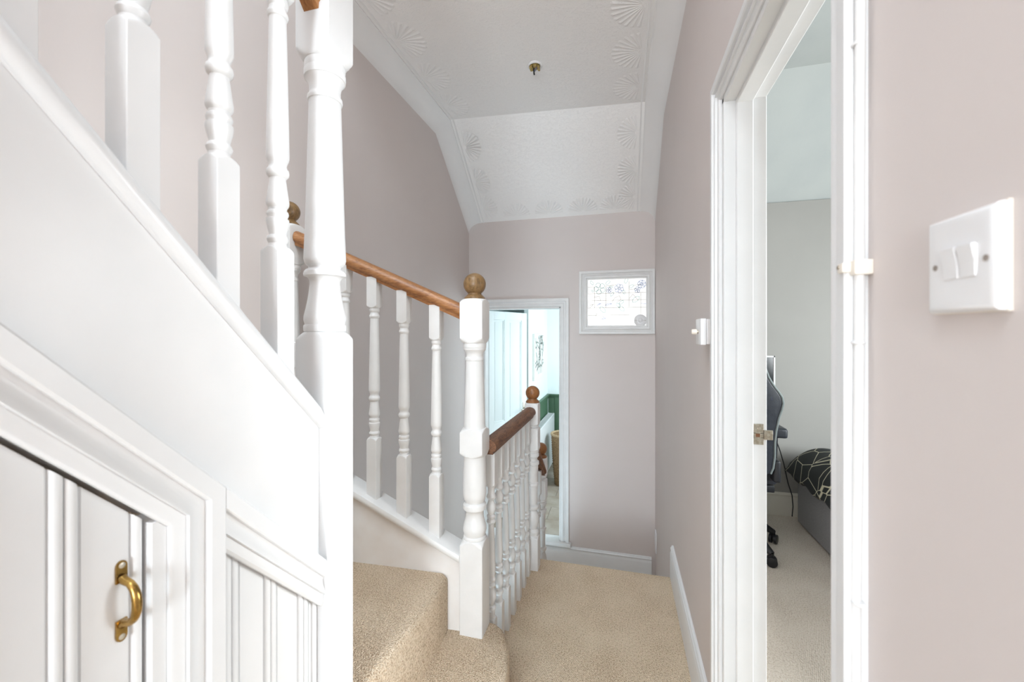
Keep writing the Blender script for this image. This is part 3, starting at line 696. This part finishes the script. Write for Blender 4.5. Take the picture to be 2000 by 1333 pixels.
# ------------------------------------------------------------------ balustrades
BAL = [(.000, .0185), (.004, .0172), (.008, .0165), (.012, .0190), (.017, .0205), (.022, .0190), (.025, .0165), (.029, .0165), (.036, .0182), (.045, .0204), (.054, .0216), (.059, .0212), (.0605, .0185), (.064, .0185), (.067, .0202),
       (.071, .0208), (.075, .0196), (.077, .0172), (.082, .0172), (.086, .0198), (.090, .0214), (.096, .0216), (.115, .0190), (.145, .0152), (.147, .0175), (.151, .0205), (.157, .0218), (.163, .0206), (.166, .0178), (.172, .0165),
       (.178, .0180), (.184, .0206), (.189, .0218), (.200, .0218), (.300, .0200), (.400, .0180), (.480, .0162), (.482, .0185), (.488, .0203), (.494, .0186), (.497, .0168), (.503, .0166), (.507, .0190), (.513, .0204), (.519, .0190)]
def baluster_profile(zb, z0, ztop, s=.044):
    p = [(zb, BIG), (z0-.011, BIG)] + shoulder(s, z0-.010, z0, BAL[0][1])
    p += [(z0+a, r) for a, r in BAL]
    z1 = z0+.521
    sh_ = shoulder(s, z1+.010, z1, .0185)[::-1]
    p += sh_ + [(z1+.011, BIG), (ztop, BIG)]
    return p
def finial(c, z, m, parent, r=.043, name='ball_finial'):
    pr = [(0, .040), (.004, .0405), (.010, .036), (.015, .030), (.019, .0262), (.023, .0255)]
    zc0 = .023 + math.sqrt(r*r-.0255**2)
    a0 = math.asin(.0255/r)
    for i in range(1, 25):
        a = PI - a0 - (PI-a0)*i/24
        pr.append((zc0 + r*math.cos(a) if False else zc0 - r*math.cos(PI-a), max(r*math.sin(a), .0008)))
    k_ = r/.043
    return lathe(name, [(a, b) for a, b in pr], (c[0], c[1], z), m, parent, 36)
RAIL = [(-.020, 0), (.020, 0), (.0215, .010), (.030, .016), (.033, .024), (.032, .034), (.026, .046), (.014, .053), (0, .0555), (-.014, .053), (-.026, .046), (-.032, .034), (-.033, .024), (-.030, .016), (-.0215, .010)]
def rail(name, p, q, m, parent, sc=1.0, zsc=1.0):
    P, Q = Vector(p), Vector(q); d = (Q-P); h = Vector((d.x, d.y, 0)).normalized(); s = Vector((-h.y, h.x, 0))
    bm = bmesh.new(); add_loft(bm, [[V + s*a*sc + Vector((0, 0, b*zsc)) for a, b in RAIL] for V in (P, Q)])
    return link(name, bm, m, parent, 40)

# A: loft flight, nearest the viewer
A = empty('stair_balustrade', 'white turned balusters and thick newel on the steep cupboard-side loft flight', 'balustrade', (-.694, .846, 0))
s1 = .092
n1 = [(0, BIG), (1.345, BIG)] + shoulder(s1, 1.346, 1.366, .0455) + [(1.367, .0470), (1.372, .0478), (1.379, .0478), (1.382, .0465), (1.3825, .0445), (1.387, .0455), (1.394, .0474), (1.402, .0472), (1.420, .0430), (1.438, .0395), (1.455, .0368), (1.469, .0352), (1.482, .0340), (1.490, .0350), (1.496, .0390),
     (1.499, .0440), (1.4995, .0472), (1.504, .0478), (1.510, .0462), (1.514, .0425), (1.517, .0365), (1.519, .0350), (1.522, .0360), (1.526, .0415), (1.532, .0458), (1.540, .0474), (1.612, .0446), (1.709, .0418), (1.82, .0388), (1.920, .0360), (1.921, .0385), (1.926, .0398), (1.931, .0392), (1.935, .0362), (1.940, .0350), (1.952, .0350), (1.962, .0370),
     (1.970, .0415), (1.974, .0440), (1.975, .0462), (1.983, .0472), (1.991, .0468), (1.994, .0450), (1.996, .0455), (2.003, .0462), (2.010, .0455)] + shoulder(s1, 2.036, 2.012, .0445)[::-1] + [(2.038, BIG), (2.262, BIG)] + shoulder(s1, 2.264, 2.280, .043)
N1 = post('newel_post', s1, n1, (-.694, .846, 0), WHITE, A, 64)
o = finial((-.694, .846), 2.280, BALLW, N1)
for y in (.7066, .577, .4425, .3075): 
    z0 = zs(y) + .302
    post('baluster', .0445, baluster_profile(zs(y)+.02, z0, .75+1.36+SP*(.80-y)+.01, .0445), (-.697, y, 0), WHITE, A, 48)
rail('handrail', (-.694, .801, 2.112), (-.694, YE, 2.112+SP*(.801-YE)), PINE_S, A, 1.0, 1.42)

# B: short flight from the landing newel up to the left wall
B = empty('stair_balustrade', 'white balusters with orange pine handrail rising from the landing newel to the left wall', 'balustrade', (-.542, 1.486, .226))
s2 = .090
n2 = [(.224, BIG), (.556, BIG)] + shoulder(s2, .560, .578, .0425) + [(.581, .0435), (.586, .0440), (.590, .0425), (.592, .0400), (.597, .0412), (.606, .0440), (.617, .0448), (.632, .0425), (.648, .0375), (.662, .0345), (.676, .0335), (.683, .0350), (.689, .0400), (.692, .0440), (.700, .0446), (.709, .0440), (.714, .0400), (.717, .0352), (.720, .0355),
     (.726, .0400), (.738, .0435), (.752, .0446), (.785, .0446), (.84, .0430), (.888, .0412)] + shoulder(s2, .910, .894, .0415)[::-1] + [(.912, BIG), (.984, BIG)] + shoulder(s2, .986, 1.002, .0415) + [(1.006, .0412), (1.08, .0388), (1.1475, .0368), (1.258, .0336), (1.260, .0352), (1.266, .0358), (1.271, .0350), (1.274, .0328), (1.282, .0328), (1.290, .0352), (1.297, .0400), (1.299, .0420), (1.303, .0432),
     (1.305, .0425), (1.307, .0435), (1.315, .0448), (1.322, .0438)] + shoulder(s2, 1.345, 1.325, .0425)[::-1] + [(1.347, BIG), (1.478, BIG)] + shoulder(s2, 1.480, 1.494, .041)
N2 = post('newel_post', s2, n2, (-.542, 1.486, 0), WHITE_OLD, B, 64)
finial((-.542, 1.486), 1.494, BALLW, N2)
XN3, YN3 = -1.352, 1.430
dz3 = .325
N3 = post('newel_post', s2, [(.75, BIG)] + [(z+dz3, r) for z, r in n2 if z > .57], (XN3, YN3, 0), WHITE_OLD, B, 64)
finial((XN3, YN3), 1.494+dz3, BALLW, N3)
def zrail(x): return 1.413 + .440*(-.587-x)
for x in (-.697, -.8327, -.961, -1.092, -1.222):
    zb = zcap(x)-.012
    post('baluster', .044, baluster_profile(zb, zcap(x+.0)+.234, zrail(x)+.012, .044), (x, yc(x), 0), WHITE_OLD, B, 48)
rail('handrail', (-.586, yc(-.586), zrail(-.586)), (-1.308, yc(-1.308), zrail(-1.308)), PINE_X, B, 1.0, 1.12)

# C: landing guard
Cb = empty('landing_balustrade', 'white close-set landing balusters under a dark brown handrail beside the stairwell', 'balustrade', (-.515, 1.95, 0))
LB_ = [(0, BIG), (.180, BIG)] + shoulder(.036, .182, .196, .0150) + [(.200, .0135), (.222, .0135), (.227, .0165), (.235, .0178), (.242, .0165), (.246, .0112), (.251, .0112), (.262, .0148), (.276, .0180), (.290, .0176), (.306, .0132), (.318, .0102), (.323, .0150), (.331, .0174), (.338, .0150), (.341, .0125), (.346, .0160), (.352, .0172), (.358, .0150),
      (.362, .0125), (.380, .0150), (.42, .0150), (.50, .0126), (.578, .0102), (.582, .0140), (.589, .0170), (.597, .0148), (.600, .0122), (.606, .0160), (.613, .0165), (.619, .0115), (.628, .0142), (.642, .0180), (.656, .0168), (.670, .0118), (.678, .0102), (.684, .0150), (.691, .0176), (.699, .0150), (.704, .0128), (.728, .0132)] + shoulder(.036, .750, .735, .0150)[::-1] + [(.752, BIG), (.897, BIG)]
LB_ = [(z, r if r > 1 else r*1.13) for z, r in LB_]
bal0 = None
for y in (1.610, 1.718, 1.827, 1.936, 2.045, 2.154, 2.258):
    if bal0 is None:
        bal0 = post('baluster', .0405, LB_, (0, 0, 0), WHITE_OLD, None, 48); o = bal0
    else:
        o = bal0.copy(); COL.objects.link(o)
    o.location = (-.515, y, 0); o.parent = Cb; o.matrix_parent_inverse = Matrix.Translation(-Vector(Cb.location))
rail('handrail', (-.505, 1.531, .887), (-.505, 2.305, .882), PINE_Y, Cb, 1.08, 1.05)
s4 = .076
n4 = [(0, BIG), (.172, BIG)] + shoulder(s4, .176, .188, .036) + [(.194, .0335), (.204, .0365), (.214, .0375), (.222, .0335), (.228, .0255), (.244, .0300), (.264, .0365), (.285, .0385), (.308, .0345), (.330, .0265), (.336, .0255), (.341, .0325), (.350, .0375), (.360, .0375), (.366, .0330), (.370, .0270), (.376, .0285), (.470, .0290), (.478, .0300), (.482, .0345), (.490, .0350), (.496, .0330), (.500, .0275),
     (.560, .0295), (.598, .0325), (.602, .0375), (.612, .0380), (.620, .0365), (.624, .0290), (.636, .0275), (.646, .0320), (.650, .0375), (.660, .0380), (.668, .0350), (.671, .0320), (.676, .0365)] + shoulder(s4, .698, .684, .036)[::-1] + [(.702, BIG), (.806, BIG)] + shoulder(s4, .808, .818, .037) + [(.821, .034), (.828, .034)] + shoulder(s4, .842, .832, .037)[::-1] + [(.844, BIG), (.948, BIG)] + shoulder(s4, .950, .962, .036)
N4 = post('newel_post', s4, n4, (-.496, 2.342, 0), WHITE_OLD, Cb, 64)
finial((-.496, 2.342), .962, BALLB, N4, .041)
D = empty('lower_balustrade', 'lower newel with brown ball finial and short sloping rail beyond the landing balusters', 'balustrade', (-.515, 2.70, -.555))
dz5 = .537 - .962
N5 = post('newel_post', s4, [(-.60, BIG), (-.40, BIG)] + [(z+dz5, r) for z, r in n4 if z > .18], (-.515, 2.70, 0), WHITE_OLD, D, 64)
finial((-.515, 2.70), .537, BALLB, N5, .041)
rail('handrail', (-.500, 2.380, .66), (-.500, 2.664, .425), PINE_Y, D, .9, 1.1)
for y in (2.47, 2.58):
    zr_ = .66 - .8275*(y-2.38)
    pr = [(z*.95 + zr_ - .86, r) for z, r in LB_]
    post('baluster', .0405, pr, (-.512, y, 0), WHITE_OLD, D, 32)

# ------------------------------------------------------------------ bedroom
XB2 = 3.0
bf = boxes('floor_bedroom', [((XR+.10, -.6, -.1), (XB2, 3.5, 0)), ((XR-.001, .653, -.1), (XR+.101, 1.267, .001))], CARP_B); struct(bf, 'pale loop carpet on the bedroom floor through the doorway', 'floor')
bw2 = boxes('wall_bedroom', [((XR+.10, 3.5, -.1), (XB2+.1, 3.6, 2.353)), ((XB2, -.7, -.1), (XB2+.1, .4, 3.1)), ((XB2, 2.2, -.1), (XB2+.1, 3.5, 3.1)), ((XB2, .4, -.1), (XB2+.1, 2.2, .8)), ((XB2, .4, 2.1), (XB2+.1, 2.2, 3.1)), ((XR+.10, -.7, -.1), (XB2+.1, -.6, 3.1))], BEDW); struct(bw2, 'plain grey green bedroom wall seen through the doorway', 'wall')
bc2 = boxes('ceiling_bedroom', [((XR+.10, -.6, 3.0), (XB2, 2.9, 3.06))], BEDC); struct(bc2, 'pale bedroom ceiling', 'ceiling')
bs = prism('ceiling_bedroom_slope', [(XR+.10, 3.52, 2.350), (XR+.10, 3.52, 2.42), (XR+.10, 2.88, 3.07), (XR+.10, 2.88, 3.0)], (XB2-XR-.10, 0, 0), BEDC); struct(bs, 'pale blue sloping bedroom ceiling above the grey wall', 'ceiling')
o = moulding('baseboard_bedroom', SKIRT, [(XR+.10, 3.5, .17), (XB2, 3.5, .17)], (0, -1, 0), (0, 0, -1), mat('cream_skirting', (.72, .70, .62), .45)); struct(o, 'cream skirting board along the bedroom wall', 'skirting board')

ch = empty('gaming_chair', 'black gaming chair with a blue rimmed oval opening in its backrest', 'chair', (.70, 2.93, 0))
cx, cy = .70, 2.93
# backrest outline (half width by height)
OUT = [(z, max(0, w_-.02)) for z, w_ in ((.545, .180), (.58, .192), (.65, .198), (.73, .196), (.80, .200), (.88, .212), (.93, .226), (.965, .231), (1.00, .224), (1.03, .206), (1.055, .187), (1.085, .168), (1.114, .152), (1.19, .125), (1.25, .110), (1.30, .080), (1.325, .0))]
byk = 2.735
def backring(off, dy):
    R = [(cx+w_-off*(1 if w_ > 0 else 0), byk + dy + (z-.55)*-.10, z - (off if w_ < .1 else 0)) for z, w_ in OUT]
    Lf = [(cx-w_+off*(1 if w_ > 0 else 0), byk + dy + (z-.55)*-.10, z - (off if w_ < .1 else 0)) for z, w_ in OUT[:-1]][::-1]
    return R + Lf
bm = bmesh.new(); add_loft(bm, [backring(.03, -.045), backring(.008, -.038), backring(0, -.01), backring(.0, .03), backring(.02, .06), backring(.06, .07)]); link('backrest', bm, BLACKL, ch, 60)
bm = bmesh.new()
ring = backring(.014, -.042); add_tube(bm, ring[:17], .006, 8); add_tube(bm, [(2*cx-p[0], p[1], p[2]) for p in ring[:17]], .006, 8); link('piping', bm, mat('grey_piping', (.16, .19, .19), .5), ch, 50)
for sx in (-1, 1):
    ec = Vector((cx+sx*.112, byk-.088, .972))
    bm = bmesh.new(); rr = []
    for i in range(25):
        t = 2*PI*i/24; tilt = sx*.35
        lx, lz = .024*math.cos(t), .046*math.sin(t)
        rr.append((ec.x + lx*math.cos(tilt)+lz*math.sin(tilt)*.6, ec.y+.008 - (lz)*.10, ec.z + lz - lx*math.sin(tilt)*.3))
    add_tube(bm, rr, .007, 8); hole = link('opening_rim', bm, BLUEF, ch, 60)
    bm = bmesh.new(); bm.faces.new([bm.verts.new((p[0], p[1]-.002, p[2])) for p in rr[:-1]]); b2 = bmesh.ops.extrude_face_region(bm, geom=bm.faces[:]); bmesh.ops.translate(bm, verts=[v for v in b2['geom'] if isinstance(v, bmesh.types.BMVert)], vec=(0, .01, 0)); link('opening_mesh', bm, mat('opening_dark_grey', (.05, .055, .06), .8), ch)
box('seat', (cx-.21, cy-.17, .45), (cx+.21, cy+.33, .545), BLACKL, ch, .04, 4)
box('seat_pan', (cx-.20, cy-.14, .40), (cx+.20, cy+.24, .445), BLACKP, ch, .01)
for q in (cx+.165, cx-.205): box('back_bracket', (q, byk-.035, .49), (q+.04, byk+.05, .62), BLACKP, ch, .015, 3)
for sx in (-1, 1):
    a = cx+sx*.215
    box('armrest_pad', (a-.045, cy-.17, .738), (a+.045, cy+.005, .798), BLACKL, ch, .016, 3)
    bm = bmesh.new(); add_tube(bm, [(a-sx*.06, cy-.02, .47), (a, cy-.03, .50), (a, cy-.05, .62), (a, cy-.05, .75)], [.022, .026, .026, .03], 10); link('armrest_support', bm, BLACKP, ch, 50)
lathe('gas_lift', [(.10, .028), (.26, .028), (.26, .018), (.41, .018)], (cx, cy, 0), BLACKP, ch, 20)
for i in range(5):
    a = math.radians(-55 + 72*i)
    ex, ey = cx+.272*math.cos(a), cy+.272*math.sin(a)
    bm = bmesh.new(); add_tube(bm, [(cx, cy, .125), (cx+.10*math.cos(a), cy+.10*math.sin(a), .135), (cx+.20*math.cos(a), cy+.20*math.sin(a), .12), (ex, ey, .072)], [.030, .028, .024, .018], 10)
    lg = link('base_leg', bm, BLACKP, ch, 50)
    bm = bmesh.new(); ta = a + .7
    for sg in (-.014, .014):
        c0 = Vector((ex - sg*math.sin(ta), ey + sg*math.cos(ta), .030))
        rings = []
        ax = Vector((-math.sin(ta), math.cos(ta), 0)); fw = Vector((math.cos(ta), math.sin(ta), 0))
        for q, r in ((-.010, .022), (-.008, .029), (.008, .029), (.010, .022)): rings.append([c0 + ax*q + fw*r*math.cos(2*PI*k/18) + Vector((0, 0, r*math.sin(2*PI*k/18))) for k in range(18)])
        add_loft(bm, rings)
    add_tube(bm, [(ex, ey, .03), (ex, ey, .075)], .012, 8); link('caster', bm, BLACKP, lg, 50)

dk = empty('desk', 'dark desk standing behind the black gaming chair', 'desk', (.62, 3.2, 0))
box('desk_top', (XR+.11, 2.95, .715), (.895, 3.47, .74), BLACKP, dk, .003)
for x in (XR+.12, .858):
    for y in (2.965, 3.42): box('leg', (x, y, 0), (x+.034, y+.034, .716), BLACKP, dk, .002)
mo = empty('monitor', 'dark screen with a white frame standing behind the gaming chair', 'monitor', (.80, 3.32, .74))
box('screen', (.556, 3.30, .936), (1.053, 3.314, 1.194), SCREEN, mo, .001)
boxes('bezel', [((.545, 3.296, .925), (1.065, 3.325, .937)), ((.545, 3.296, 1.193), (1.065, 3.325, 1.205)), ((.545, 3.296, .925), (.557, 3.325, 1.205)), ((1.053, 3.296, .925), (1.065, 3.325, 1.205)), ((.55, 3.312, .93), (1.06, 3.325, 1.20))], WHITE, mo, .002)
boxes('stand', [((.78, 3.325, .75), (.82, 3.34, 1.0)), ((.70, 3.26, .74), (.86, 3.40, .752))], BLACKP, mo, .003)

bd = empty('divan_bed', 'grey fabric divan bed base along the bedroom wall', 'bed', (1.75, 2.4, 0))
box('divan_base', (1.23, 1.35, .012), (2.25, 3.375, .325), GREYF, bd, .012, 3)
box('mattress', (1.25, 1.37, .325), (2.23, 3.36, .44), mat('mattress_ticking', (.6, .6, .58), .9), bd, .03, 3)
bm = bmesh.new(); rings = []
x0, x1, y0, y1 = 1.165, 2.33, 1.28, 3.43
NX, NY = 44, 60
def dz_(u, v):
    ex = min(1, min((u-x0), (x1-u))/.24); ey = min(1, min((v-y0), (y1-v))/.20)
    h = math.sqrt(max(0, 1-(1-ex)**2))*math.sqrt(max(0, 1-(1-ey)**2))
    return .372 + .205*h + .012*math.sin(u*13+v*5)*h + .010*math.sin(v*17-u*4)*h
top = [[bm.verts.new((x0+(x1-x0)*i/NX, y0+(y1-y0)*j/NY, dz_(x0+(x1-x0)*i/NX, y0+(y1-y0)*j/NY))) for j in range(NY+1)] for i in range(NX+1)]
def bz(i, j):
    x = x0+(x1-x0)*i/NX; y = y0+(y1-y0)*j/NY
    inside = min(x-x0, x1-x, y-y0, y1-y)
    return .360 - .022*min(1, inside/.03) if inside < .09 else .446
bot = [[bm.verts.new((x0+(x1-x0)*i/NX, y0+(y1-y0)*j/NY, bz(i, j) + .012*math.sin(j*.9)*(1 if i < 3 else 0))) for j in range(NY+1)] for i in range(NX+1)]
for i in range(NX):
    for j in range(NY):
        bm.faces.new((top[i][j], top[i+1][j], top[i+1][j+1], top[i][j+1])); bm.faces.new((bot[i][j], bot[i][j+1], bot[i+1][j+1], bot[i+1][j]))
for j in range(NY): bm.faces.new((top[0][j], top[0][j+1], bot[0][j+1], bot[0][j])); bm.faces.new((top[NX][j], bot[NX][j], bot[NX][j+1], top[NX][j+1]))
for i in range(NX): bm.faces.new((top[i][0], bot[i][0], bot[i+1][0], top[i+1][0])); bm.faces.new((top[i][NY], top[i+1][NY], bot[i+1][NY], bot[i][NY]))
dv = link('duvet', bm, DUVET, None, 70); tagp(dv, 'puffy black duvet with angular cream line pattern lying on the divan bed', 'duvet')
wire = tube('floor_cable', [(1.04, 3.33, .74), (1.09, 3.37, .60), (1.135, 3.42, .50), (1.175, 3.468, .395), (1.205, 3.472, .25), (1.232, 3.474, .16), (1.238, 3.475, .08), (1.232, 3.474, .004)], .0035, BLACKP); tagp(wire, 'thin black cable hanging down the bedroom wall behind the bed', 'cable')
